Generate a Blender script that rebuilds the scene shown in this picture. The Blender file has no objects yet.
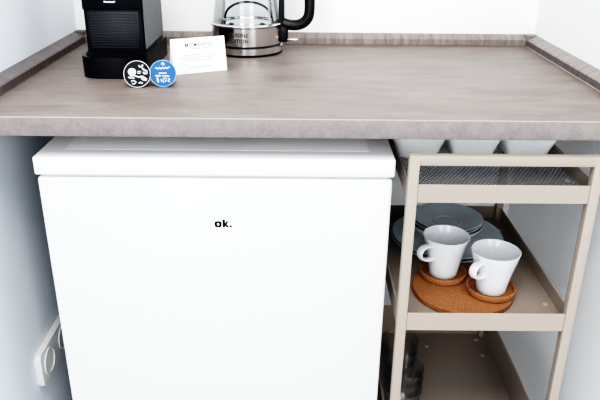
import bpy, bmesh, math, random
from mathutils import Vector, Matrix
random.seed(4)
C = bpy.context.scene.collection
PI = math.pi
H = 0.9                      # height of the worktop above the floor

# ------------------------------------------------------------------ materials
def new_mat(name):
    m = bpy.data.materials.new(name); m.use_nodes = True
    nt = m.node_tree
    return m, nt, nt.nodes['Principled BSDF']
def plain(name, col, rough=.5, metal=0, spec=.5, noise=0, scale=40, bump=0, coat=0):
    m, nt, b = new_mat(name)
    b.inputs['Base Color'].default_value = (*col, 1)
    b.inputs['Roughness'].default_value = rough
    b.inputs['Metallic'].default_value = metal
    b.inputs['Specular IOR Level'].default_value = spec
    b.inputs['Coat Weight'].default_value = coat
    if noise or bump:
        tc = nt.nodes.new('ShaderNodeTexCoord')
        n = nt.nodes.new('ShaderNodeTexNoise'); n.inputs['Scale'].default_value = scale; n.inputs['Detail'].default_value = 5
        nt.links.new(tc.outputs['Object'], n.inputs['Vector'])
        if noise:
            r = nt.nodes.new('ShaderNodeValToRGB')
            r.color_ramp.elements[0].position = .3; r.color_ramp.elements[1].position = .7
            r.color_ramp.elements[0].color = (*[c*(1-noise) for c in col], 1)
            r.color_ramp.elements[1].color = (*[min(1, c*(1+noise)) for c in col], 1)
            nt.links.new(n.outputs['Fac'], r.inputs['Fac']); nt.links.new(r.outputs['Color'], b.inputs['Base Color'])
        if bump:
            bp = nt.nodes.new('ShaderNodeBump'); bp.inputs['Strength'].default_value = bump; bp.inputs['Distance'].default_value = .002
            nt.links.new(n.outputs['Fac'], bp.inputs['Height']); nt.links.new(bp.outputs['Normal'], b.inputs['Normal'])
    return m
def stone(name, stops, s1, s2, stretch, rough=.45, grain=.12):
    """mottled concrete-look laminate: broad streaks plus fine specks"""
    m, nt, b = new_mat(name); N = nt.nodes; L = nt.links
    tc = N.new('ShaderNodeTexCoord'); mp = N.new('ShaderNodeMapping'); mp.inputs['Scale'].default_value = stretch
    L.new(tc.outputs['Object'], mp.inputs['Vector'])
    a = N.new('ShaderNodeTexNoise'); a.inputs['Scale'].default_value = s1; a.inputs['Detail'].default_value = 8; a.inputs['Roughness'].default_value = .72
    a.inputs['Distortion'].default_value = .4
    L.new(mp.outputs[0], a.inputs['Vector'])
    f = N.new('ShaderNodeTexNoise'); f.inputs['Scale'].default_value = s2; f.inputs['Detail'].default_value = 4
    L.new(tc.outputs['Object'], f.inputs['Vector'])
    mx = N.new('ShaderNodeMath'); mx.operation = 'MULTIPLY_ADD'; mx.inputs[1].default_value = grain*4
    sb = N.new('ShaderNodeMath'); sb.operation = 'SUBTRACT'; sb.inputs[1].default_value = .5
    L.new(f.outputs['Fac'], sb.inputs[0]); L.new(sb.outputs[0], mx.inputs[0]); L.new(a.outputs['Fac'], mx.inputs[2])
    r = N.new('ShaderNodeValToRGB'); cr = r.color_ramp
    while len(cr.elements) < len(stops): cr.elements.new(.5)
    for e, (p, c) in zip(cr.elements, stops): e.position = p; e.color = (*c, 1)
    L.new(mx.outputs[0], r.inputs['Fac']); L.new(r.outputs['Color'], b.inputs['Base Color'])
    b.inputs['Roughness'].default_value = rough; b.inputs['Specular IOR Level'].default_value = .4
    return m
def glass(name, tint=(1, 1, 1), rough=0.02, strength=1.0):
    m = bpy.data.materials.new(name); m.use_nodes = True; nt = m.node_tree; N = nt.nodes; L = nt.links
    N.remove(N['Principled BSDF'])
    t = N.new('ShaderNodeBsdfTransparent'); t.inputs['Color'].default_value = (*tint, 1)
    g = N.new('ShaderNodeBsdfGlossy'); g.inputs['Roughness'].default_value = rough
    fr = N.new('ShaderNodeFresnel'); fr.inputs['IOR'].default_value = 1.45
    mu = N.new('ShaderNodeMath'); mu.operation = 'MULTIPLY'; mu.inputs[1].default_value = strength; mu.use_clamp = True
    mx = N.new('ShaderNodeMixShader')
    L.new(fr.outputs[0], mu.inputs[0]); L.new(mu.outputs[0], mx.inputs[0])
    L.new(t.outputs[0], mx.inputs[1]); L.new(g.outputs[0], mx.inputs[2])
    L.new(mx.outputs[0], N['Material Output'].inputs['Surface'])
    return m
def dotted(name, light, dark, pitch, metal):
    """brushed panel with rows of small dark holes, staggered"""
    m, nt, b = new_mat(name); N = nt.nodes; L = nt.links
    tc = N.new('ShaderNodeTexCoord'); sp = N.new('ShaderNodeSeparateXYZ'); L.new(tc.outputs['Object'], sp.inputs[0])
    def math_(op, x, y=None):
        n = N.new('ShaderNodeMath'); n.operation = op
        for i, v in enumerate((x, y)):
            if v is None: continue
            if isinstance(v, (int, float)): n.inputs[i].default_value = v
            else: L.new(v, n.inputs[i])
        return n.outputs[0]
    k = 2*PI/pitch
    s = math_('ADD', sp.outputs['Y'], sp.outputs['Z']); d = math_('SUBTRACT', sp.outputs['Y'], sp.outputs['Z'])
    v = math_('MULTIPLY', math_('SINE', math_('MULTIPLY', s, k*.7)), math_('SINE', math_('MULTIPLY', d, k*.7)))
    r = N.new('ShaderNodeValToRGB'); r.color_ramp.elements[0].position = .5; r.color_ramp.elements[1].position = .66
    r.color_ramp.elements[0].color = (*light, 1); r.color_ramp.elements[1].color = (*dark, 1)
    L.new(math_('MULTIPLY_ADD', v, .5), r.inputs['Fac'])
    r.inputs['Fac'].links[0].from_node.inputs[2].default_value = .5
    L.new(r.outputs['Color'], b.inputs['Base Color'])
    b.inputs['Metallic'].default_value = metal; b.inputs['Roughness'].default_value = .80
    return m

TAUPE = [(0.24, (0.0895, 0.0678, 0.0602)), (0.42, (0.1313, 0.1035, 0.0915)), (0.56, (0.1618, 0.132, 0.1158)), (0.7, (0.1922, 0.1581, 0.1364)), (0.86, (0.2226, 0.1856, 0.1588))]
EDGE = [(0.25, (0.1235, 0.1038, 0.0997)), (0.45, (0.1505, 0.1291, 0.1244)), (0.6, (0.1725, 0.1491, 0.1414)), (0.8, (0.2019, 0.1752, 0.1601))]
STRIP = [(0.3, (0.1018, 0.0837, 0.0789)), (0.44, (0.1492, 0.1247, 0.1163)), (0.58, (0.2003, 0.1681, 0.1564)), (0.75, (0.251, 0.21, 0.1942))]
M = dict(
    wall=plain('white_wall_paint', (.90, .90, .895), .85, spec=.2, bump=.12, scale=60),
    wallshade=plain('white_wall_cool_shade', (.75, .79, .84), .85, spec=.2, bump=.12, scale=60),  # cool shade of the left wall put into its base colour
    floor=plain('grey_floor', (.34, .33, .32), .6, noise=.1, scale=8),
    top=stone('taupe_concrete_laminate', TAUPE, 6.0, 300, (1.2, 4.0, 4.0), grain=.10),
    edge=stone('taupe_concrete_edge', EDGE, 42, 360, (1, 1, 1), grain=.14),
    strip_x=stone('taupe_strip_across_x', STRIP, 24, 260, (5, .5, .5), grain=.05),
    strip_shade=stone('shaded_taupe_strip', [(.30, (0.0595, 0.0488, 0.0475)), (.44, (0.0875, 0.0736, 0.0716)), (.58, (0.1190, 0.1009, 0.0977)), (.75, (0.1540, 0.1302, 0.1269))], 24, 260, (.5, 5, .5), grain=.05),  # strip taupe darkened, shade on the upstands put into the colour
    strip_y=stone('taupe_strip_across_y', STRIP, 24, 260, (.5, 5, .5), grain=.05),
    strip_deep_shade=stone('deep_shaded_taupe_strip', [(.30, (0.0450, 0.0351, 0.0337)), (.45, (0.0720, 0.0577, 0.0547)), (.58, (0.0990, 0.0806, 0.0752)), (.75, (0.1260, 0.1028, 0.0950))], 24, 260, (.5, 5, .5), grain=.05),  # deeper copy of the same taupe, shade painted on the left side
    highlight=plain('painted_edge_highlight', (.29, .262, .245), .45),  # pale colour for the painted highlight on the worktop edge
    seal=plain('pale_sealant', (.30, .275, .26), .5),
    fridge=plain('white_enamel', (.71, .705, .69), .32, spec=.4),
    lidtop=plain('white_lid_plastic', (.78, .775, .77), .38, noise=.012, scale=300),
    panel=plain('white_panel_plastic', (.83, .825, .82), .4),
    sidedim=plain('dimmed_cabinet_enamel', (.2, .205, .21), .45),  # cabinet darkened so less light bounces onto the trolley
    gasket=plain('grey_gasket', (.45, .46, .47), .7),
    black=plain('black_plastic', (.005, .005, .006), .38, spec=.25),
    gloss_black=plain('gloss_black_plastic', (.003, .0035, .006), .35, spec=.16),
    rib=plain('navy_black_ribs', (.0045, .0055, .0085), .4, spec=.3),
    matt_black=plain('matt_black_plastic', (.003, .003, .0038), .6, spec=.12),
    ink=plain('black_print', (.003, .003, .003), .6, spec=.1),
    bandink=plain('dark_grey_band_print', (.03, .028, .028), .5),
    greyink=plain('grey_print', (.20, .20, .20), .7),
    paleink=plain('pale_grey_print', (.20, .20, .20), .7),
    paper=plain('white_card', (.90, .90, .88), .75),
    silver=plain('bright_silver', (.78, .78, .78), .25, metal=1),
    steel=plain('brushed_steel', (.60, .575, .56), .13, metal=1),
    rimgrey=plain('rim_aluminium', (.42, .42, .42), .3, metal=.6),
    screw=plain('nickel_screw', (.55, .50, .44), .3, metal=.5),
    chrome=plain('polished_chrome', (.8, .8, .8), .12, metal=1),
    dots=dotted('dotted_silver_panel', (.24, .24, .24), (.02, .02, .02), .0036, .4),
    foil_grey=plain('dark_foil', (.007, .0065, .0065), .5, spec=.15),
    foil_blue=plain('blue_foil', (.024, .088, .24), .5, spec=.2),
    white=plain('white_print', (.50, .53, .58), .5),
    sky=plain('light_blue_rim', (.20, .36, .58), .4),
    pod=plain('pod_plastic', (.12, .11, .11), .4),
    cart=plain('beige_powder_coat', (.285, .236, .195), .5, spec=.4),
    cartin=plain('beige_tray_coat', (.27, .222, .19), .42, spec=.5),
    mesh=plain('grey_wire_mesh', (.20, .20, .205), .45, metal=.2),
    china=plain('white_china', (.62, .625, .635), .2, spec=.5, coat=.2),
    bowlchina=plain('white_stoneware', (.88, .89, .89), .3, spec=.4),
    greychina=plain('grey_glaze', (.46, .51, .54), .25, spec=.5, coat=.3),
    cork=None,
    glass=glass('clear_glass', (.985, .99, .99), .02, .6),
    tumbler=glass('clear_tumbler_glass', (.985, .99, .995), .05, .5),
    switch=plain('white_socket_plastic', (.68, .68, .67), .35),
    hole=plain('dark_recess', (.03, .03, .03), .6),
)
def cork_mat():
    m, nt, b = new_mat('cork'); N = nt.nodes; L = nt.links
    tc = N.new('ShaderNodeTexCoord')
    v = N.new('ShaderNodeTexVoronoi'); v.inputs['Scale'].default_value = 420
    n = N.new('ShaderNodeTexNoise'); n.inputs['Scale'].default_value = 520; n.inputs['Detail'].default_value = 4
    for q in (v, n): L.new(tc.outputs['Object'], q.inputs['Vector'])
    mx = N.new('ShaderNodeMix'); mx.data_type = 'RGBA'; mx.inputs[0].default_value = .35
    r = N.new('ShaderNodeValToRGB'); r.color_ramp.elements[0].position = .3; r.color_ramp.elements[1].position = .72
    r.color_ramp.elements[0].color = (.13, .045, .018, 1); r.color_ramp.elements[1].color = (.40, .195, .095, 1)
    r2 = N.new('ShaderNodeValToRGB'); r2.color_ramp.elements[0].color = (.15, .055, .022, 1); r2.color_ramp.elements[1].color = (.34, .16, .075, 1)
    L.new(n.outputs['Fac'], r.inputs[0]); L.new(v.outputs['Color'], r2.inputs[0])
    L.new(r.outputs[0], mx.inputs[6]); L.new(r2.outputs[0], mx.inputs[7]); L.new(mx.outputs[2], b.inputs['Base Color'])
    b.inputs['Roughness'].default_value = .8; b.inputs['Specular IOR Level'].default_value = .2
    bp = N.new('ShaderNodeBump'); bp.inputs['Strength'].default_value = .25; bp.inputs['Distance'].default_value = .001
    L.new(n.outputs['Fac'], bp.inputs['Height']); L.new(bp.outputs[0], b.inputs['Normal'])
    return m
M['cork'] = cork_mat()

# ------------------------------------------------------------------ mesh helpers
def box(bm, lo, hi, bevel=0, seg=2, mat=None):
    """axis aligned box with rounded edges; optional matrix"""
    t = bmesh.new()
    c = [(a+b)/2 for a, b in zip(lo, hi)]; s = [b-a for a, b in zip(lo, hi)]
    bmesh.ops.create_cube(t, size=1, matrix=Matrix.Translation(c) @ Matrix.Diagonal((*s, 1)))
    if bevel: bmesh.ops.bevel(t, geom=t.edges[:], offset=bevel, segments=seg, profile=.5, affect='EDGES')
    merge(bm, t, mat)
def merge(bm, t, mat=None):
    if mat is not None: bmesh.ops.transform(t, matrix=mat, verts=t.verts)
    me = bpy.data.meshes.new('tmp'); t.to_mesh(me); t.free(); bm.from_mesh(me); bpy.data.meshes.remove(me)
def lathe(bm, prof, n=64, c=(0, 0), closed=False):
    """revolve (r, z) profile around z"""
    rings = []
    for r, z in prof:
        if r < 1e-6: rings.append([bm.verts.new((c[0], c[1], z))])
        else: rings.append([bm.verts.new((c[0]+r*math.cos(2*PI*i/n), c[1]+r*math.sin(2*PI*i/n), z)) for i in range(n)])
    pairs = list(zip(rings, rings[1:])) + ([(rings[-1], rings[0])] if closed else [])
    for a, b in pairs:
        for i in range(n):
            j = (i+1) % n
            if len(a) == 1 and len(b) == 1: continue
            if len(a) == 1: bm.faces.new((a[0], b[j], b[i]))
            elif len(b) == 1: bm.faces.new((a[i], a[j], b[0]))
            else: bm.faces.new((a[i], a[j], b[j], b[i]))
def prism(bm, pts, z0, z1, bevel=0, seg=2, mat=None):
    """extrude an outline (x, y) from z0 to z1, bevelling top and bottom edges"""
    t = bmesh.new()
    lo = [t.verts.new((x, y, z0)) for x, y in pts]; hi = [t.verts.new((x, y, z1)) for x, y in pts]
    n = len(pts); t.faces.new(lo[::-1]); t.faces.new(hi)
    for i in range(n): t.faces.new((lo[i], lo[(i+1) % n], hi[(i+1) % n], hi[i]))
    if bevel:
        e = [x for x in t.edges if abs(x.verts[0].co.z-x.verts[1].co.z) < 1e-7]
        bmesh.ops.bevel(t, geom=e, offset=bevel, segments=seg, profile=.5, affect='EDGES')
    merge(bm, t, mat)
def tube(bm, pts, r, n=12, sy=1.0, cap=True, closed=False, up=(0, 0, 1)):
    """sweep an ellipse (r wide, r*sy the other way) along pts"""
    P = [Vector(p) for p in pts]; rings = []; N = len(P)
    for i, p in enumerate(P):
        a = P[(i-1) % N] if (i or closed) else p
        b = P[(i+1) % N] if (i < N-1 or closed) else p
        t = (b-a).normalized(); u = Vector(up)
        s = t.cross(u)
        if s.length < 1e-4: s = t.cross(Vector((0, 1, 0)))
        s.normalize(); w = s.cross(t)
        rr = r[i] if isinstance(r, (list, tuple)) else r
        rings.append([bm.verts.new(p + s*rr*math.cos(2*PI*k/n) + w*rr*sy*math.sin(2*PI*k/n)) for k in range(n)])
    for q in range(N if closed else N-1):
        a, b = rings[q], rings[(q+1) % N]
        for k in range(n): bm.faces.new((a[k], a[(k+1) % n], b[(k+1) % n], b[k]))
    if cap and not closed: bm.faces.new(rings[0][::-1]); bm.faces.new(rings[-1])
def rrect(x0, y0, x1, y1, r, n=6):
    out = []
    for cx, cy, a in ((x1-r, y1-r, 0), (x0+r, y1-r, PI/2), (x0+r, y0+r, PI), (x1-r, y0+r, 1.5*PI)):
        for i in range(n+1): out.append((cx+r*math.cos(a+PI/2*i/n), cy+r*math.sin(a+PI/2*i/n)))
    return out
def loft(bm, rings, cap0=True, cap1=True):
    R = [[bm.verts.new(p) for p in ring] for ring in rings]; n = len(R[0])
    for a, b in zip(R, R[1:]):
        for k in range(n): bm.faces.new((a[k], a[(k+1) % n], b[(k+1) % n], b[k]))
    if cap0: bm.faces.new(R[0][::-1])
    if cap1: bm.faces.new(R[-1])
def text_bm(s, size, depth=.0003, bold=0, spacing=1.0, width=None, mat=None, align='CENTER'):
    cu = bpy.data.curves.new('tmp', 'FONT'); cu.body = s; cu.size = size; cu.extrude = depth; cu.offset = bold
    cu.align_x = align; cu.space_character = spacing; cu.resolution_u = 3
    o = bpy.data.objects.new('tmp', cu); C.objects.link(o)
    dg = bpy.context.evaluated_depsgraph_get(); me = bpy.data.meshes.new_from_object(o.evaluated_get(dg))
    bpy.data.objects.remove(o); bpy.data.curves.remove(cu)
    bm = bmesh.new(); bm.from_mesh(me); bpy.data.meshes.remove(me)
    if width:
        xs = [v.co.x for v in bm.verts]; k = width/(max(xs)-min(xs))
        for v in bm.verts: v.co.x *= k
    if mat is not None: bmesh.ops.transform(bm, matrix=mat, verts=bm.verts)
    return bm
def obj(name, bm, mat, parent=None, loc=None, smooth=35):
    bmesh.ops.recalc_face_normals(bm, faces=bm.faces)
    me = bpy.data.meshes.new(name); bm.to_mesh(me); bm.free(); me.materials.append(mat)
    o = bpy.data.objects.new(name, me); C.objects.link(o)
    if parent: o.parent = parent
    if loc: o.location = loc
    if smooth:
        for p in me.polygons: p.use_smooth = True
        me.set_sharp_from_angle(angle=math.radians(smooth))
    return o
def thing(name, label, cat, loc=(0, 0, 0), rotz=0, group=None):
    o = bpy.data.objects.new(name, None); C.objects.link(o)
    o.location = loc; o.rotation_euler = (0, 0, rotz); o.empty_display_size = .05
    return tag(o, label, cat, group)
def tag(o, label, cat, group=None):
    o['label'] = label; o['category'] = cat
    if group: o['group'] = group
    return o
def struct(name, bm, mat, parent=None, loc=None):
    o = obj(name, bm, mat, parent, loc)
    if not parent: o['kind'] = 'structure'
    return o
def dup(root, loc, rotz, label, group=None):
    r = root.copy(); C.objects.link(r); r.location = loc; r.rotation_euler = (root.rotation_euler.x, root.rotation_euler.y, rotz)
    r['label'] = label
    if group: r['group'] = group
    for ch in list(root.children):
        c = ch.copy(); C.objects.link(c); c.parent = r
        for g in ch.children:
            d = g.copy(); C.objects.link(d); d.parent = c
    return r
B = bmesh.new

# ------------------------------------------------------------------ room
WL, WR, WB = -.4560, .4850, .5510
FRONT = -.16
bm = B(); box(bm, (WL-.1, FRONT, 0), (WL, WB+.1, 2.45)); struct('wall_left', bm, M['wallshade'])
bm = B(); box(bm, (WR, FRONT, 0), (WR+.1, WB+.1, 2.45)); struct('wall_right', bm, M['wall'])
bm = B(); box(bm, (WL, WB, 0), (WR, WB+.1, 2.45)); struct('wall_back', bm, M['wall'])
bm = B(); box(bm, (-2.6, -3.4, -.05), (2.6, WB+.1, 0)); struct('floor', bm, M['floor'])

# ------------------------------------------------------------------ worktop and its upstands
D = .530
wt = thing('countertop', 'mottled taupe concrete-look laminate countertop spanning the alcove between the side walls', 'countertop', (0, 0, H))
bm = B(); box(bm, (WL+.0005, 0.0034, -.0268), (WR-.0005, WB-.0005, 0), .0012, 2); obj('countertop_slab', bm, M['top'], wt)
bm = B(); box(bm, (WL+.0005, -.0006, -.0266), (WR-.0005, .0033, .0001), .0016, 3); o = obj('front_edge', bm, M['edge'], wt); o['label'] = 'greyer front edge strip of the worktop'
bm = B(); tube(bm, [(WL+.002, .0004, -.0005), (WR-.002, .0004, -.0005)], .0010, 8); o = obj('edge_highlight', bm, M['highlight'], wt); o['label'] = 'painted highlight along the front upper edge'  # added pale tube, stands in for light catching the edge
UH, UT = .0205, .0205
def upstand(bm, a, b, inward):
    """strip from a to b along the wall: upright face at the foot, sloping top"""
    a = Vector(a); b = Vector(b); n = Vector(inward)
    prof = [(0, 0), (UT, 0), (UT, .0118), (UT-.0012, .0134), (.004, UH-.0003), (0, UH)]
    r = [[p + n*d + Vector((0, 0, z)) for d, z in prof] for p in (a, b)]
    loft(bm, r)
bm = B(); upstand(bm, (WL+UT, WB-.0004, .0003), (WR-UT, WB-.0004, .0003), (0, -1, 0)); struct('trim_1', bm, M['strip_x'], None, (0, 0, H))
for nm, x, s in (('trim_2', WL+.0004, 1), ('trim_3', WR-.0004, -1)):
    bm = B(); upstand(bm, (x, .002, .0003), (x, WB-UT, .0003), (s, 0, 0)); tr = struct(nm, bm, M['strip_y' if s < 0 else 'strip_shade'], None, (0, 0, H))
    bm = B(); xx = x+s*(UT+.0002); box(bm, (min(xx, xx+s*.0006), .002, .0004), (max(xx, xx+s*.0006), WB-UT, .0116)); o = obj('kick_shade', bm, M['strip_shade' if s < 0 else 'strip_deep_shade'], tr)  # thin overlay, shade of the upright foot painted as darker colour
    bm = B(); xx = x+s*(UT+.0012); tube(bm, [(xx, .004, .0006), (xx, WB-UT-.004, .0006)], .0007, 8); obj('sealant_bead', bm, M['seal' if s < 0 else 'strip_deep_shade'], tr)
    # moulded corner joint
    bm = B(); cx = x+s*.0005
    pts = [(cx, WB-.001), (cx+s*(UT+.003), WB-.001), (cx+s*(UT+.003), WB-UT*.75), (cx+s*(UT*.8), WB-UT-.004), (cx, WB-UT-.004)]
    prism(bm, pts if s < 0 else pts[::-1], .0005, UH+.0014, .0012, 2); o = obj('corner_joint', bm, M['edge'] if s < 0 else M['strip_deep_shade'], tr)
# bracket screwed up under the worktop near the right wall
br = thing('support_bracket', 'small metal bracket fixed under the countertop behind the trolley', 'bracket', (.402, .075, H-.0272))
bm = B(); box(bm, (-.014, -.01, -.004), (.02, .012, 0), .001); obj('bracket_plate', bm, M['steel'], br)
bm = B(); lathe(bm, [(0, -.0075), (.004, -.007), (.005, -.0045), (.005, -.004)], 16, (.004, -.003)); obj('screw', bm, M['chrome'], br)

# ------------------------------------------------------------------ fridge
fx0, fx1, fy0, fzt, lh = -.3632, .1334, .0088, H-.0593, .0262
fr = thing('mini_fridge', 'white table-top fridge with thick lid standing under the countertop', 'fridge', ((fx0+fx1)/2, fy0, 0))
W = (fx1-fx0)/2
bm = B(); box(bm, (-W+.003, .045, .02), (W-.003, .50, fzt-lh), .003); o = obj('cabinet', bm, M['sidedim'], fr); o['label'] = 'cabinet body behind the white door, darkened to cut bounce light'
bm = B(); box(bm, (-W+.0045, .0395, .035), (W-.0045, .0455, fzt-lh-.012)); obj('door_gasket', bm, M['gasket'], fr)
bm = B(); box(bm, (-W+.0018, .002, .028), (W-.0024, .040, fzt-lh-.0038), .0045, 3); dr = obj('door', bm, M['fridge'], fr)
bm = B(); box(bm, (-W, 0, fzt-lh), (W, .505, fzt), .0028, 3); ld = obj('top_lid', bm, M['lidtop'], fr)
bm = B(); box(bm, (-W+.034, .034, fzt-.0004), (W-.034, .47, fzt+.0003), .0002); obj('raised_panel', bm, M['panel'], ld)
bm = B(); prism(bm, rrect(-W+.006, .006, W-.006, .05, .004), fzt-lh-.0032, fzt-lh+.0005); obj('lid_seam', bm, M['gasket'], ld)
# lettering: a rounded square o, a k and a square stop, all heavy
fm = Matrix.Translation((-.1186-(fx0+fx1)/2, .0019, H-.1640)) @ Matrix.Rotation(PI/2, 4, 'X')
bm = B(); u = .00154
oo = [(x, y, .0003) for x, y in rrect(0, 0, 6.6*u, 6.2*u, 2.0*u)]; ii = [(x, y, .0003) for x, y in rrect(2.35*u, 2.0*u, 4.25*u, 4.2*u, .5*u)]
q = B(); loft(q, [[(x, y, 0) for x, y, z in oo], oo, ii, [(x, y, 0) for x, y, z in ii]], False, False); merge(bm, q, fm)
prism(bm, [(7.4*u, 0), (9.8*u, 0), (9.8*u, 7.9*u), (7.4*u, 7.9*u)], 0, .0003, 0, 1, fm)
prism(bm, [(9.3*u, 3.1*u), (11.0*u, 6.2*u), (13.4*u, 6.2*u), (11.2*u, 3.3*u), (13.5*u, 0), (11.0*u, 0)], 0, .0003, 0, 1, fm)
prism(bm, [(13.8*u, 0), (15.9*u, 0), (15.9*u, 2.1*u), (13.8*u, 2.1*u)], 0, .0003, 0, 1, fm)
o = obj('brand_lettering', bm, M['ink'], dr, smooth=0); o['label'] = 'small black ok. lettering'
for sx in (-1, 1):
    for y in (.06, .45):
        bm = B(); lathe(bm, [(0, .0005), (.016, .0005), (.018, .003), (.018, .018), (.012, .0205), (0, .0205)], 20, (sx*(W-.045), y)); obj('foot', bm, M['black'], fr)

# ------------------------------------------------------------------ wall socket (left wall)
so = thing('wall_socket', 'white double wall socket low on the left wall beside the fridge', 'socket', (WL+.0003, .178, H-.4955))
def wallmat(): return Matrix(((0, 0, 1, 0), (1, 0, 0, 0), (0, 1, 0, 0), (0, 0, 0, 1)))   # (x, y, z) -> y=x, z=y, x=z
bm = B(); prism(bm, rrect(-.073, -.032, .073, .032, .006), 0, .0115, .003, 3, wallmat()); obj('socket_plate', bm, M['switch'], so)
for y in (-.037, .037):
    bm = B()
    t = B(); lathe(t, [(.0245, .0116), (.0245, .0135), (.0215, .0135), (.0205, .0075), (0, .0075)], 40); merge(bm, t, Matrix.Translation((0, y, 0)) @ wallmat())
    o = obj('socket_insert', bm, M['switch'], so)
    bm = B()
    for dz in (-.0085, .0085):
        t = B(); lathe(t, [(0, .0078), (.0033, .0078)], 14); merge(bm, t, Matrix.Translation((0, y+dz, 0)) @ wallmat())
    h = obj('pin_holes', bm, M['hole'], o)

# ------------------------------------------------------------------ trolley
kx0, kx1, ky0, ky1, kz = .1473, .4073, -.020, .3720, H-.0430
bw, bd = .0138, .0140
tz = [H-.104, H-.3120, H-.5900]            # tray floors
lip = [H-.0839, H-.2867, H-.5200]          # tops of the tray rims
kt = thing('serving_trolley', 'beige metal trolley with three trays standing right of the fridge', 'trolley', ((kx0+kx1)/2, ky0, 0))
ox, oy = (kx0+kx1)/2, ky0
def K(x, y, z): return (x-ox, y-oy, z)
for nm, y in (('front_frame', ky0), ('back_frame', ky1-bd)):
    bm = B()
    for x in (kx0, kx1-bw): box(bm, K(x, y, 0.004), K(x+bw, y+bd, kz), .0012, 2)
    for z in (kz-bw, .03): box(bm, K(kx0+bw-.001, y+.0003, z), K(kx1-bw+.001, y+bd-.0003, z+bw-.0003), .0012, 2)
    obj(nm, bm, M['cart'], kt)
for x in (kx0, kx1-bw):
    for y in (ky0, ky1-bd):
        bm = B(); box(bm, K(x-.001, y-.001, 0.0003), K(x+bw+.001, y+bd+.001, .006), .001); obj('foot_cap', bm, M['black'], kt)
tx0, tx1, ty0, ty1 = kx0+.0015, kx1-.0025, ky0+.0015, ky1-.0015
for i in range(3):
    zf, zl = tz[i], lip[i]
    bm = B()
    # front and back rims sit between the posts, side rims run behind them
    box(bm, K(kx0+bw+.0004, ty0, zf-.0045 if i else zf-.0063), K(kx1-bw-.0004, ty0+.0016, zl), .0005, 1)
    box(bm, K(kx0+bw+.0004, ty1-.0016, zf-.0045), K(kx1-bw-.0004, ty1, zl), .0005, 1)
    for x in (tx0, tx1-.0016): box(bm, K(x, ky0+bd+.0004, zf-.0045), K(x+.0016, ky1-bd-.0004, zl), .0005, 1)
    fw = .0017 if i == 0 else .003
    for x in (tx0, tx1-fw): box(bm, K(x, ky0+bd+.0004, zl-.0016), K(x+fw, ky1-bd-.0004, zl+.0002), .0004, 1)
    if i:
        a0, a1, b0, b1 = tx0+.0016, tx1-.0016, ky0+bd+.0004, ky1-bd-.0004; e0, e1 = kx0+bw+.0004, kx1-bw-.0004
        prism(bm, [K(x, y, 0)[:2] for x, y in ((a0, b0), (e0, b0), (e0, ty0+.0016), (e1, ty0+.0016), (e1, b0), (a1, b0), (a1, b1), (e1, b1), (e1, ty1-.0016), (e0, ty1-.0016), (e0, b1), (a0, b1))], zf-.0016, zf)
    tr = obj(('upper_tray', 'middle_tray', 'lower_tray')[i], bm, M['cartin'], kt)
    # the visible front lip carries the lighter frame finish
    bm = B(); box(bm, K(kx0+bw+.0004, ty0-.0004, zf-.0045 if i else zf-.0063), K(kx1-bw-.0004, ty0+.0004, zl), .0003, 1); obj('front_lip', bm, M['cart'], tr)
    if i == 0:
        bm = B()      # expanded wire mesh floor
        x0, x1, y0, y1 = tx0+.0012, tx1-.0012, ky0+bd+.0006, ky1-bd-.0006
        st = .0052
        for s in (1, -1):
            c = -1.2
            while c < 1.2:
                # line y = s*1.7*(x-x0) + c
                pts = []
                for xx in (x0, x1):
                    yy = s*1.7*(xx-x0)+c
                    pts.append((xx, yy))
                (xa, ya), (xb, yb) = pts
                def clip(v, xa, ya, xb, yb): return xa+(v-ya)/(yb-ya)*(xb-xa)
                P = []
                for xx, yy in pts:
                    if yy < y0: P.append((clip(y0, xa, ya, xb, yb), y0))
                    elif yy > y1: P.append((clip(y1, xa, ya, xb, yb), y1))
                    else: P.append((xx, yy))
                if x0-1e-6 <= P[0][0] <= x1+1e-6 and x0-1e-6 <= P[1][0] <= x1+1e-6 and (P[0][0]-P[1][0])**2 > 1e-6:
                    tube(bm, [K(P[0][0], P[0][1], zf-.0009), K(P[1][0], P[1][1], zf-.0009)], .0009, 4)
                c += st*1.97
        obj('mesh_floor', bm, M['mesh'], tr)
    for sx, sy in ((tx1-.015, .048), (tx1-.015, .31), (tx0+.015, .048), (tx0+.015, .31)):
        if i == 2: sx, sy = (.385, .29 if sy < .1 else .345) if sx > .3 else (.274, .320) if sy > .1 else (sx, .02)
        bm = B(); lathe(bm, [(.0046, zf+.0001), (.0045, zf+.0012), (.0028, zf+.0022), (0, zf+.0025)], 18, (sx-ox, sy-oy)); obj('screw', bm, M['screw'], tr)

# ------------------------------------------------------------------ three square bowls on the upper tray
def square_bowl():
    w = .0860; h = .0365; r0, r1 = .010, .013
    def ring(ins, z, r): return [(x, y, z) for x, y in rrect(-w/2+ins, -w/2+ins, w/2-ins, w/2-ins, r)]
    bm = B()
    loft(bm, [ring(.0145, 0, r0), ring(.0130, .0012, r0), ring(.0028, h-.006, r1), ring(.0002, h-.0012, r1), ring(0, h, r1), ring(.003, h+.0003, r1-.002),
              ring(.006, h-.005, r1-.003), ring(.0175, .004, r0-.003)])
    return bm
bl = thing('serving_bowl', '', 'bowl', (0, 0, 0))
obj('square_shell', square_bowl(), M['bowlchina'], bl)
bx = [.1878, .2741, .3604]
LB = ['white square bowl on upper trolley tray, nearest the fridge', 'white square bowl on upper trolley tray, middle of the row of three', 'white square bowl on upper trolley tray, nearest the right wall']
for i, x in enumerate(bx):
    loc = (x, .1700, tz[0]+.0004)
    if i == 0: bl.location = loc; bl['label'] = LB[0]; bl['group'] = 'square bowls on the upper tray'
    else: dup(bl, loc, 0, LB[i])

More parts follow.
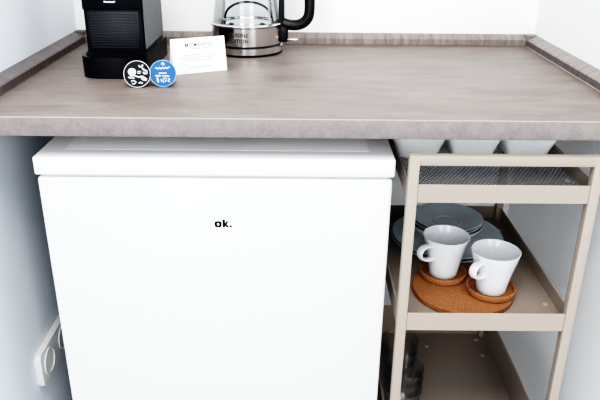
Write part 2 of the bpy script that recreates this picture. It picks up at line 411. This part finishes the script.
# ------------------------------------------------------------------ cork mat, coasters, cups
zt = tz[1]
bm = B(); lathe(bm, [(0, 0), (.0785, 0), (.0802, .0018), (.0802, .0082), (.0785, .0098), (0, .0098)], 96)
tag(obj('cork_mat', bm, M['cork'], None, (.2665, .0845, zt+.0003)), 'round flat cork mat under both coasters on the middle trolley tray', 'mat')
CUP1, CUP2 = (.2412, .1195), (.3075, .0685)
zc = zt+.0003+.0098+.0003
def coaster():
    bm = B(); lathe(bm, [(0, 0), (.0355, 0), (.0378, .002), (.0392, .0085), (.0388, .0105), (.0370, .0112), (.0352, .0102), (.0340, .0045), (.0325, .0036), (0, .0036)], 72)
    return bm
c1 = tag(obj('cork_coaster', coaster(), M['cork'], None, (*CUP1, zc)), 'rimmed cork coaster under the cup standing nearer the fridge', 'coaster', 'cork coasters on the middle tray')
c2 = dup(c1, (*CUP2, zc), .7, 'rimmed cork coaster under the cup standing farther from the fridge')
def cup():
    t = thing('coffee_cup', '', 'cup', (0, 0, 0), 0, 'white cups on cork coasters')
    bm = B()
    lathe(bm, [(0, .002), (.0185, .002), (.0195, 0), (.0222, 0), (.0233, .0015), (.0244, .012), (.0270, .026), (.0306, .042), (.0345, .056), (.0376, .0690), (.0377, .0700), (.0366, .0705),
               (.0356, .0690), (.0325, .056), (.0286, .042), (.0250, .026), (.0222, .012), (.0200, .0055), (0, .0050)], 72)
    obj('cup_body', bm, M['china'], t)
    bm = B(); pts = []
    ctl = [(.0305, .0545), (.0400, .0575), (.0490, .0570), (.0550, .0520), (.0555, .0450), (.0515, .0385), (.0440, .0345), (.0370, .0325), (.0275, .0325)]
    # Catmull-Rom through the control points
    for i in range(len(ctl)-1):
        p0, p1, p2, p3 = ctl[max(i-1, 0)], ctl[i], ctl[i+1], ctl[min(i+2, len(ctl)-1)]
        for k in range(5):
            u = k/5
            pts.append(tuple(.5*((2*p1[j])+(-p0[j]+p2[j])*u+(2*p0[j]-5*p1[j]+4*p2[j]-p3[j])*u*u+(-p0[j]+3*p1[j]-3*p2[j]+p3[j])*u**3) for j in (0, 1)))
    pts.append(ctl[-1]); pts = [(x, z+.003) for x, z in pts]
    # flat strap handle: wide across y, thin along the loop normal
    P = [Vector((x, 0, z)) for x, z in pts]; rings = []
    for i, p in enumerate(P):
        tdir = (P[min(i+1, len(P)-1)]-P[max(i-1, 0)]).normalized(); nrm = Vector((-tdir.z, 0, tdir.x))
        rings.append([p + Vector((0, 1, 0))*.0068*math.cos(2*PI*k/16) + nrm*.0026*math.sin(2*PI*k/16) for k in range(16)])
    loft(bm, rings); obj('handle', bm, M['china'], t)
    return t
cp = cup(); cp.location = (*CUP1, zc+.0040); cp.rotation_euler.z = math.radians(212); cp['label'] = 'white cup with side handle standing nearer the fridge, closer to the plates'
dup(cp, (*CUP2, zc+.0040), math.radians(220), 'white cup with side handle standing farther from the fridge, closer to the tray front')

# ------------------------------------------------------------------ plates and bowl behind the cups
PX, PY = .2745, .2560
def plate(r, h):
    bm = B(); k = r/.1
    lathe(bm, [(0, .0012), (.052*k, .0012), (.054*k, 0), (.058*k, 0), (.062*k, .002), (.086*k, h*.62), (r-.001, h-.001), (r, h), (r-.0015, h+.0008), (.084*k, h*.62+.0028), (.062*k, .0045), (0, .0042)], 90)
    return bm
p1 = tag(obj('dinner_plate', plate(.1005, .0135), M['greychina'], None, (PX, PY, zt+.0003)), 'large grey plate lying on the middle trolley tray, lower of the two', 'plate', 'grey plates')
p2 = dup(p1, (PX+.001, PY+.001, zt+.0072), .5, 'large grey plate directly under the white bowl, upper of the two')
zb = zt+.0072+.0048
BX, BY = .2690, .2470
bm = B(); lathe(bm, [(0, .002), (.027, .002), (.028, 0), (.031, 0), (.033, .003), (.049, .016), (.060, .029), (.0660, .0375), (.0657, .0385), (.0640, .0378), (.058, .029), (.044, .0165), (.031, .0055), (0, .0045)], 80)
tag(obj('cereal_bowl', bm, M['china'], None, (BX, BY, zb)), 'white footed bowl holding the saucers on top of the grey plates', 'bowl')
def saucer():
    bm = B(); lathe(bm, [(0, .0008), (.0245, .0008), (.0255, 0), (.029, 0), (.031, .0018), (.0475, .0085), (.0615, .0140), (.0625, .0150), (.0612, .0156), (.047, .0108), (.031, .0050), (.0258, .0046), (.0245, .0056), (.0230, .0056), (.0215, .0044), (0, .0040)], 80)
    return bm
s1 = tag(obj('saucer', saucer(), M['greychina'], None, (BX+.0005, BY-.001, zb+.0268)), 'grey saucer lying in the white bowl beneath the top saucer', 'saucer', 'grey saucers')
dup(s1, (BX+.0015, BY-.002, zb+.0268+.0064), .4, 'grey saucer with ringed well on top of the pile behind the cups')

# ------------------------------------------------------------------ tumblers on the lower tray
def tumbler():
    bm = B()
    lathe(bm, [(0, 0), (.0235, 0), (.0255, .002), (.0275, .02), (.0315, .055), (.0345, .074), (.0338, .0752), (.0329, .074), (.0298, .055), (.0258, .02), (.0240, .008), (0, .0065)], 48)
    return bm
gl = None
GL = ['clear glass tumbler, %s in the stack %s of lower trolley tray' % (q, p) for p in ('at the front', 'at the back') for q in ('bottom one', 'middle one', 'top one')]
for i, (x, y, dz) in enumerate(((.1875, .100, 0), (.1875, .100, .021), (.1875, .100, .042), (.1915, .182, 0), (.1915, .182, .021), (.1915, .182, .042))):
    loc = (x, y, tz[2]+.0003+dz)
    if gl is None: gl = tag(obj('glass_tumbler', tumbler(), M['tumbler'], None, loc), GL[0], 'glass', 'glass tumblers on the lower tray')
    else: dup(gl, loc, 0, GL[i])

# ------------------------------------------------------------------ coffee machine
mx = -.3003
cm = thing('coffee_machine', 'black capsule coffee machine with dotted silver side on the countertop at left', 'coffee machine', (mx, .214, H+.0003))
def arc_outline(w, y_front, y_side, y_back, rb=.012, n=26):
    pts = []
    for i in range(n+1):       # rounded front, left to right
        a = PI + PI*i/n
        c, s = math.cos(a), math.sin(a)
        e = .55
        pts.append((w*math.copysign(abs(c)**e, c), y_side + (y_side-y_front)*math.copysign(abs(s)**.9, s)))
    for i in range(7): a = PI/2*i/6; pts.append((w-rb+rb*math.cos(a), y_back-rb+rb*math.sin(a)))
    for i in range(7): a = PI/2+PI/2*i/6; pts.append((-w+rb+rb*math.cos(a), y_back-rb+rb*math.sin(a)))
    return pts
bm = B(); prism(bm, arc_outline(.0528, 0, .040, .215), 0, .0335, .0022, 3); bs = obj('base_tray', bm, M['gloss_black'], cm)
bm = B(); prism(bm, arc_outline(.0470, .008, .040, .047, .003), .0338, .0352, .0005, 1); obj('drip_grid', bm, M['matt_black'], bs)
# body: narrow box slightly tapered, front panel with ribs
bm = B()
def sect(z, k=0): return [(x, y, z) for x, y in rrect(-.0495, .0490+k, .0468, .208, .006)]
loft(bm, [sect(.0336), sect(.12, .0), sect(.205, .001), [(x*.985, y*.985+.002, .2245) for x, y in rrect(-.0486, .050, .0468, .208, .010)]]); bd_ = obj('body', bm, M['gloss_black'], cm)
bm = B()
bm = B(); box(bm, (.0471, .052, .0375), (.0482, .202, .205), .0004, 1)
o = obj('side_panel', bm, M['dots'], cm); o['label'] = 'silver side panel covered in small dark dots'
bm = B(); box(bm, (-.0420, .0465, .0365), (.0402, .0489, .0990), .0012, 2)
z = .0405
while z < .095: box(bm, (-.0390, .0458, z), (.0372, .0468, z+.0022), .0004, 1); z += .0044
obj('ribbed_front', bm, M['rib'], cm)
bm = B(); box(bm, (-.0490, .0455, .1010), (.0468, .0489, .205), .002, 2); hd = obj('front_cover', bm, M['gloss_black'], cm)
bm = B(); box(bm, (-.0125, .0440, .1125), (.0050, .0456, .1150), .0009, 2); 
for x in (-.0118, .0043): box(bm, (x-.0011, .0440, .1130), (x+.0011, .0456, .1155), .0006, 2)
o = obj('front_emblem', bm, M['white'], hd); o['label'] = 'small white curved emblem'
bm = B()
pr = [(-.028, .045), (.028, .045), (.028, .120), (-.028, .120)]
prism(bm, rrect(-.028, .050, .028, .150, .012), .2247, .2365, .004, 3); obj('lever', bm, M['silver'], cm)
bm = B(); tube(bm, [(-.047, .185, .045), (-.056, .188, .044), (-.064, .196, .034), (-.072, .212, .020), (-.080, .240, .012), (-.085, .268, .012), (-.0862, .288, .02)], .0032, 10); obj('power_cord', bm, M['matt_black'], cm)

# ------------------------------------------------------------------ capsules leaning with their lids to the front
def capsule(name, label, loc, yaw, mat, draw):
    """axis along +y (away from the viewer), lid disc at the origin plane, resting on rim and tip"""
    R_, r_, L_ = .0206, .0124, .0262
    tilt = math.atan((R_-r_)/L_)
    t = thing(name, label, 'capsule', loc, yaw, 'coffee capsules')
    # local frame: lid centre at height R*cos(tilt)
    base = Matrix.Translation((0, 0, R_*math.cos(tilt)+.0002)) @ Matrix.Rotation(-tilt, 4, 'X') @ Matrix.Rotation(-PI/2, 4, 'X')   # lathe z -> +y
    bm = B(); q = B(); lathe(q, [(R_-.0022, .0012), (R_-.0040, .004), (r_+.0012, L_-.004), (r_-.002, L_), (0, L_)], 40); merge(bm, q, base); obj('capsule_cup', bm, M['pod'], t)
    bm = B(); q = B(); lathe(q, [(0, .0002), (R_-.0012, .0002), (R_-.0010, -.0004), (R_-.0003, -.0004), (R_, .0004), (R_-.0004, .0014), (R_-.0022, .0014)], 56); merge(bm, q, base); rim = obj('capsule_rim', bm, M['sky' if mat is M['foil_blue'] else 'rimgrey'], t)
    bm = B(); q = B(); lathe(q, [(0, -.0002), (R_-.0011, -.0002), (R_-.0011, .0002)], 56); merge(bm, q, base); lid = obj('foil_lid', bm, mat, t)
    # face frame: x right, y up on the lid
    face = base @ Matrix(((1, 0, 0, 0), (0, -1, 0, 0), (0, 0, -1, 0), (0, 0, 0, 1))) @ Matrix.Translation((0, 0, .0003))
    draw(face, lid)
    return t
def strokes(face, lid, name, mat, polys, lines):
    bm = B()
    for cx, cy, rx, ry in polys:
        n = 22; prism(bm, [(cx+rx*math.cos(2*PI*i/n), cy+ry*math.sin(2*PI*i/n)) for i in range(n)], 0, .00015, 0, 1, face)
    for pts, w in lines:
        q = B(); tube(q, [(x, y, .0001) for x, y in pts], w, 6, .12, up=(0, 0, 1)); merge(bm, q, face)
    return obj(name, bm, mat, lid)
def wave(x0, x1, y, a, n, tilt=0): return [(x0+(x1-x0)*i/24, y+tilt*i/24+a*math.sin(n*2*PI*i/24)) for i in range(25)]
def art_grey(face, lid):
    strokes(face, lid, 'lid_print', M['white'], [(-.0075, .0035, .0062, .0055)],
            [([(.003, .013), (.005, .0105), (.008, .0115), (.009, .014)], .0012), ([(.008, .009), (.011, .006), (.0145, .0045), (.0145, .001), (.011, .0005), (.0095, .003)], .0013),
             ([(-.011, -.003), (-.004, -.002), (.002, -.0045), (.008, -.0035), (.0145, -.008)], .0011), ([(-.0135, -.0045), (-.0095, -.0062), (-.004, -.0058)], .0009),
             ([(.006, -.0055), (.009, -.0085), (.014, -.0095)], .0013), ([(-.0095, -.011), (-.005, -.0095), (-.002, -.012), (-.0045, -.0148), (-.008, -.0142)], .0009),
             ([(.001, .004), (.006, .0035)], .0008), ([(.0005, .0015), (.005, .001)], .0007), ([(.002, -.0138), (.005, -.0125), (.008, -.014)], .001)])
def art_blue(face, lid):
    strokes(face, lid, 'lid_print', M['white'], [],
            [([(-.002, .0135), (.0005, .0165), (.0022, .0138), (.0005, .012)], .0009), (wave(-.011, .0105, .0075, .0012, 4.5, .001), .0008),
             (wave(-.006, .006, .0005, .0006, 5), .0006), ([(-.0115, -.0035), (-.0035, -.0035)], .0011), ([(-.0015, -.0035), (.0095, -.0042)], .0009),
             ([(-.0085, -.0062), (-.0072, -.0135)], .0013), ([(.0005, -.0075), (.005, -.0075), (.005, -.011), (.0005, -.0135), (.0005, -.0075)], .0008),
             ([(.0075, -.0072), (.0105, -.009), (.0075, -.0115), (.0105, -.0130)], .0009), ([(-.003, -.0085), (-.002, -.013)], .0008)])
capsule('coffee_capsule', 'coffee capsule with dark grey and silver patterned lid, leftmost on the countertop', (-.2470, .1640, H+.0002), .08, M['foil_grey'], art_grey)
capsule('coffee_capsule', 'coffee capsule with bright blue lid standing beside the white card', (-.2088, .1700, H+.0002), .06, M['foil_blue'], art_blue)

# ------------------------------------------------------------------ tent card
cd = thing('tent_card', 'small white printed card standing between the capsules and the kettle', 'card', (-.16385, .26520, H+.0003), math.radians(25.99))
cw, ch, ct = .0929/2, .0572, .18
fm_ = Matrix.Rotation(-ct, 4, 'X') @ Matrix.Rotation(PI/2, 4, 'X')        # card plane: x right, y up the card, z toward the viewer
bm = B(); box(bm, (-cw, 0, -.0005), (cw, ch, 0), 0, 1, fm_); pf = obj('front_panel', bm, M['paper'], cd)
topy, topz = ch*math.sin(ct), ch*math.cos(ct)
bm = B(); q = [(-cw, topy+.0001, topz-.0002), (cw, topy+.0001, topz-.0002), (cw, topy*2.2, .0003), (-cw, topy*2.2, .0003)]
vs = [bm.verts.new(p) for p in q]+[bm.verts.new((p[0], p[1]+.0005, p[2])) for p in q]
for f in ((0, 1, 2, 3), (7, 6, 5, 4), (0, 4, 5, 1), (1, 5, 6, 2), (2, 6, 7, 3), (3, 7, 4, 0)): bm.faces.new([vs[i] for i in f])
obj('back_panel', bm, M['paper'], cd, smooth=0)
bm = text_bm('MOMENTIC', .0092, .0001, .00004, 1.22, .0480, fm_ @ Matrix.Translation((.0012, .0430, .0002))); obj('heading_lettering', bm, plain('heading_print', (.01, .01, .01), .6), pf, smooth=0)
bm = B()
def dashes(y, x0, x1, h, gap=.0009):
    x = x0
    while x < x1-.001:
        w = min(random.uniform(.0025, .0075), x1-x); box(bm, (x, y, .0001), (x+w, y+h, .00022), 0, 1, fm_); x += w+gap
dashes(.0395, -.016, .0175, .0010)
dashes(.0292, -.027, .024, .0008); dashes(.0250, -.033, .033, .0008); dashes(.0208, -.021, .021, .0008); dashes(.0098, -.019, .021, .0009)
obj('small_print', bm, M['paleink'], pf, smooth=0)

# ------------------------------------------------------------------ kettle
KX, KY = -.0990, .4540
ke = thing('electric_kettle', 'glass electric kettle with steel base and black handle at the back of the countertop', 'kettle', (KX, KY, H+.0003))
bm = B(); lathe(bm, [(0, 0), (.0655, 0), (.0672, .0015), (.0675, .0025), (.0675, .0040)], 80); obj('base_foot', bm, M['black'], ke)
bm = B(); lathe(bm, [(.0500, .0041), (.0672, .0041), (.0672, .0148), (.0655, .0160), (.05, .0160)], 96); obj('power_base', bm, M['steel'], ke)
bm = B(); lathe(bm, [(.05, .0161), (.0652, .0161), (.0652, .0188), (.05, .0188)], 80); obj('base_seam', bm, M['black'], ke)
bm = B(); lathe(bm, [(.05, .0189), (.0660, .0189), (.0668, .0196), (.0672, .0518), (.0640, .0528), (.05, .0528)], 96); sb = obj('steel_band', bm, M['steel'], ke)
bm = B(); lathe(bm, [(.0600, 0.0528), (.0690, 0.0528), (.0700, 0.0540), (.0700, 0.0556), (.0688, 0.0568), (.0600, 0.0568)], 96, closed=True); obj('collar_ring', bm, M['chrome'], ke)
bm = B(); lathe(bm, [(.0673, 0.0520), (.0692, 0.0522), (.0692, 0.0527), (.05, 0.0527)], 80); obj('seal_ring', bm, M['black'], ke)
bm = B(); lathe(bm, [(0, 0.0530), (.0440, 0.0530), (.0455, 0.0534), (.0590, 0.0534), (.0596, 0.0530)], 80); el = obj('heating_plate', bm, M['chrome'], ke)
bm = B()
for i in range(44):
    a = 2*PI*i/44; lathe(bm, [(0, .0540), (.0019, .0540), (.0021, .0534)], 8, (.0490*math.cos(a), .0490*math.sin(a)))
o = obj('dark_ring_dots', bm, M['hole'], el); o['label'] = 'ring of small dark dots'
for x, y in ((-.028, -.018), (.03, -.016)):
    bm = B(); lathe(bm, [(0, .0558), (.0045, .0553), (.005, .0531)], 14, (x, y)); obj('stud', bm, M['black'], el)
bm = B(); lathe(bm, [(.0645, 0.0569), (.0635, 0.0628), (.0600, .090), (.0575, .13), (.056, .185), (.0555, .205), (.0538, .205), (.0543, .185), (.0557, .13), (.0582, .090), (.0617, 0.0628), (.0627, 0.0569)], 80, closed=True); obj('glass_jug', bm, M['glass'], ke)
bm = B(); lathe(bm, [(0, .222), (.012, .2215), (.05, .217), (.057, .212), (.0572, .2055), (.0537, .2052), (.0535, .2)], 64); obj('lid', bm, M['black'], ke)
# dark arch standing inside the jug
bm = B(); tube(bm, [(.045*math.cos(a), .035-.006*math.sin(a), .0560+.0320*math.sin(a)**.9) for a in [PI*i/28 for i in range(29)]], .0024, 10, 1.0, up=(0, 1, 0)); obj('inner_arch', bm, M['black'], ke)
# D shaped handle on the right side, turned a little to the front
hz = math.radians(-8)
hm = Matrix.Rotation(hz, 4, 'Z')
bm = B(); q = B()
box(q, (.0585, -.008, .0200), (.0790, .008, .0560), .004, 3); box(q, (.0620, -.0075, .0500), (.0720, .0075, .2060), .003, 3)
merge(bm, q, hm); obj('handle_mount', bm, M['black'], ke)
bm = B(); q = B()
path = [(.070, 0, .0550), (.082, 0, .0520), (.096, 0, .0520), (.108, 0, .0565), (.1165, 0, .0660), (.1195, 0, .080), (.1195, 0, .11), (.1190, 0, .15), (.1160, 0, .178), (.106, 0, .192), (.09, 0, .197), (.066, 0, .198)]
fine = []
for i in range(len(path)-1):
    p0, p1, p2, p3 = path[max(i-1, 0)], path[i], path[i+1], path[min(i+2, len(path)-1)]
    for k in range(5):
        u = k/5; fine.append(tuple(.5*((2*p1[j])+(-p0[j]+p2[j])*u+(2*p0[j]-5*p1[j]+4*p2[j]-p3[j])*u*u+(-p0[j]+3*p1[j]-3*p2[j]+p3[j])*u**3) for j in range(3)))
fine.append(path[-1])
tube(q, fine, .0100, 16, 1.0, up=(0, 1, 0)); merge(bm, q, hm); hnd = obj('handle', bm, M['black'], ke)
bm = B(); q = B(); box(q, (.0790, -.010, .0250), (.0990, -.002, .0272), .0009, 2, Matrix.Translation((0, 0, 0))); merge(bm, q, hm); obj('switch_lever', bm, M['silver'], hnd)
# lettering wrapped on the band
def wrap(bm, r, ang, z0):
    for v in bm.verts:
        x, y, z = v.co; a = ang + x/r; rr = r+z
        v.co = (rr*math.sin(a), -rr*math.cos(a), z0+y)
    return bm
for s, z, w in (('CUISINE', .0370, .036), ('EDITION', .0265, .036)):
    bm = text_bm(s, .0098, .0003, .00035, 1.1, w); obj('band_lettering', wrap(bm, .0672, math.radians(-10), z), M['bandink'], sb, smooth=0)

# ------------------------------------------------------------------ light
def area(name, loc, target, sx, sy, power, col):
    l = bpy.data.lights.new(name, 'AREA'); l.shape = 'RECTANGLE'; l.size = sx; l.size_y = sy; l.energy = power; l.color = col
    o = bpy.data.objects.new(name, l); C.objects.link(o); o.location = loc
    d = Vector(target)-Vector(loc); o.rotation_euler = d.to_track_quat('-Z', 'Y').to_euler(); return o
area('window_light', (-.80, -2.7, 1.25), (0, .2, .85), .8, 2.2, 25, (1, .99, .98))
area('window_light', (1.15, -2.7, 1.25), (0, .2, .95), .8, 2.2, 20, (1, .96, .90))
area('upper_fill', (-.1, -1.0, 2.45), (.0, .45, 1.1), 1.0, .8, 22, (1, .95, .88))  # added fill from above to brighten the upper walls, no real fitting
w = bpy.data.worlds.new('room_light'); bpy.context.scene.world = w; w.use_nodes = True
w.node_tree.nodes['Background'].inputs['Color'].default_value = (.68, .83, 1, 1)
w.node_tree.nodes['Background'].inputs['Strength'].default_value = .80

# ------------------------------------------------------------------ camera (fitted)
R_ = [[0.9999532823957951, -0.001810632788063012, 0.009494979451356992], [-0.007982553255929812, 0.39924856611022735, 0.9168079740613316], [0.005450859509393426, 0.9168409371684023, -0.399215460701079]]
cam = bpy.data.cameras.new('camera'); co = bpy.data.objects.new('camera', cam); C.objects.link(co)
m = Matrix.Identity(4)
for i in range(3): m[i][0], m[i][1], m[i][2] = R_[0][i], R_[1][i], -R_[2][i]
m[0][3], m[1][3], m[2][3] = -.0024, -.8526, H+.2553
co.matrix_world = m
cam.sensor_width = 36; cam.lens = 671.36/600*36; cam.clip_start = .02
bpy.context.scene.camera = co
bpy.context.scene.cycles.transparent_max_bounces = 32
bpy.context.scene.cycles.max_bounces = 10
vs_ = bpy.context.scene.view_settings
vs_.view_transform = 'Standard'; vs_.look = 'None'; vs_.exposure = 0; vs_.gamma = 1
# response of the phone camera: deep shadows, lifted mid tones, soft shoulder
vs_.use_curve_mapping = True
cm_ = vs_.curve_mapping; cv = cm_.curves[3]
for x, y in ((.02, .008), (.05, .055), (.10, .18), (.27, .58), (.50, .82), (.78, .94)): cv.points.new(x, y)
cm_.update()
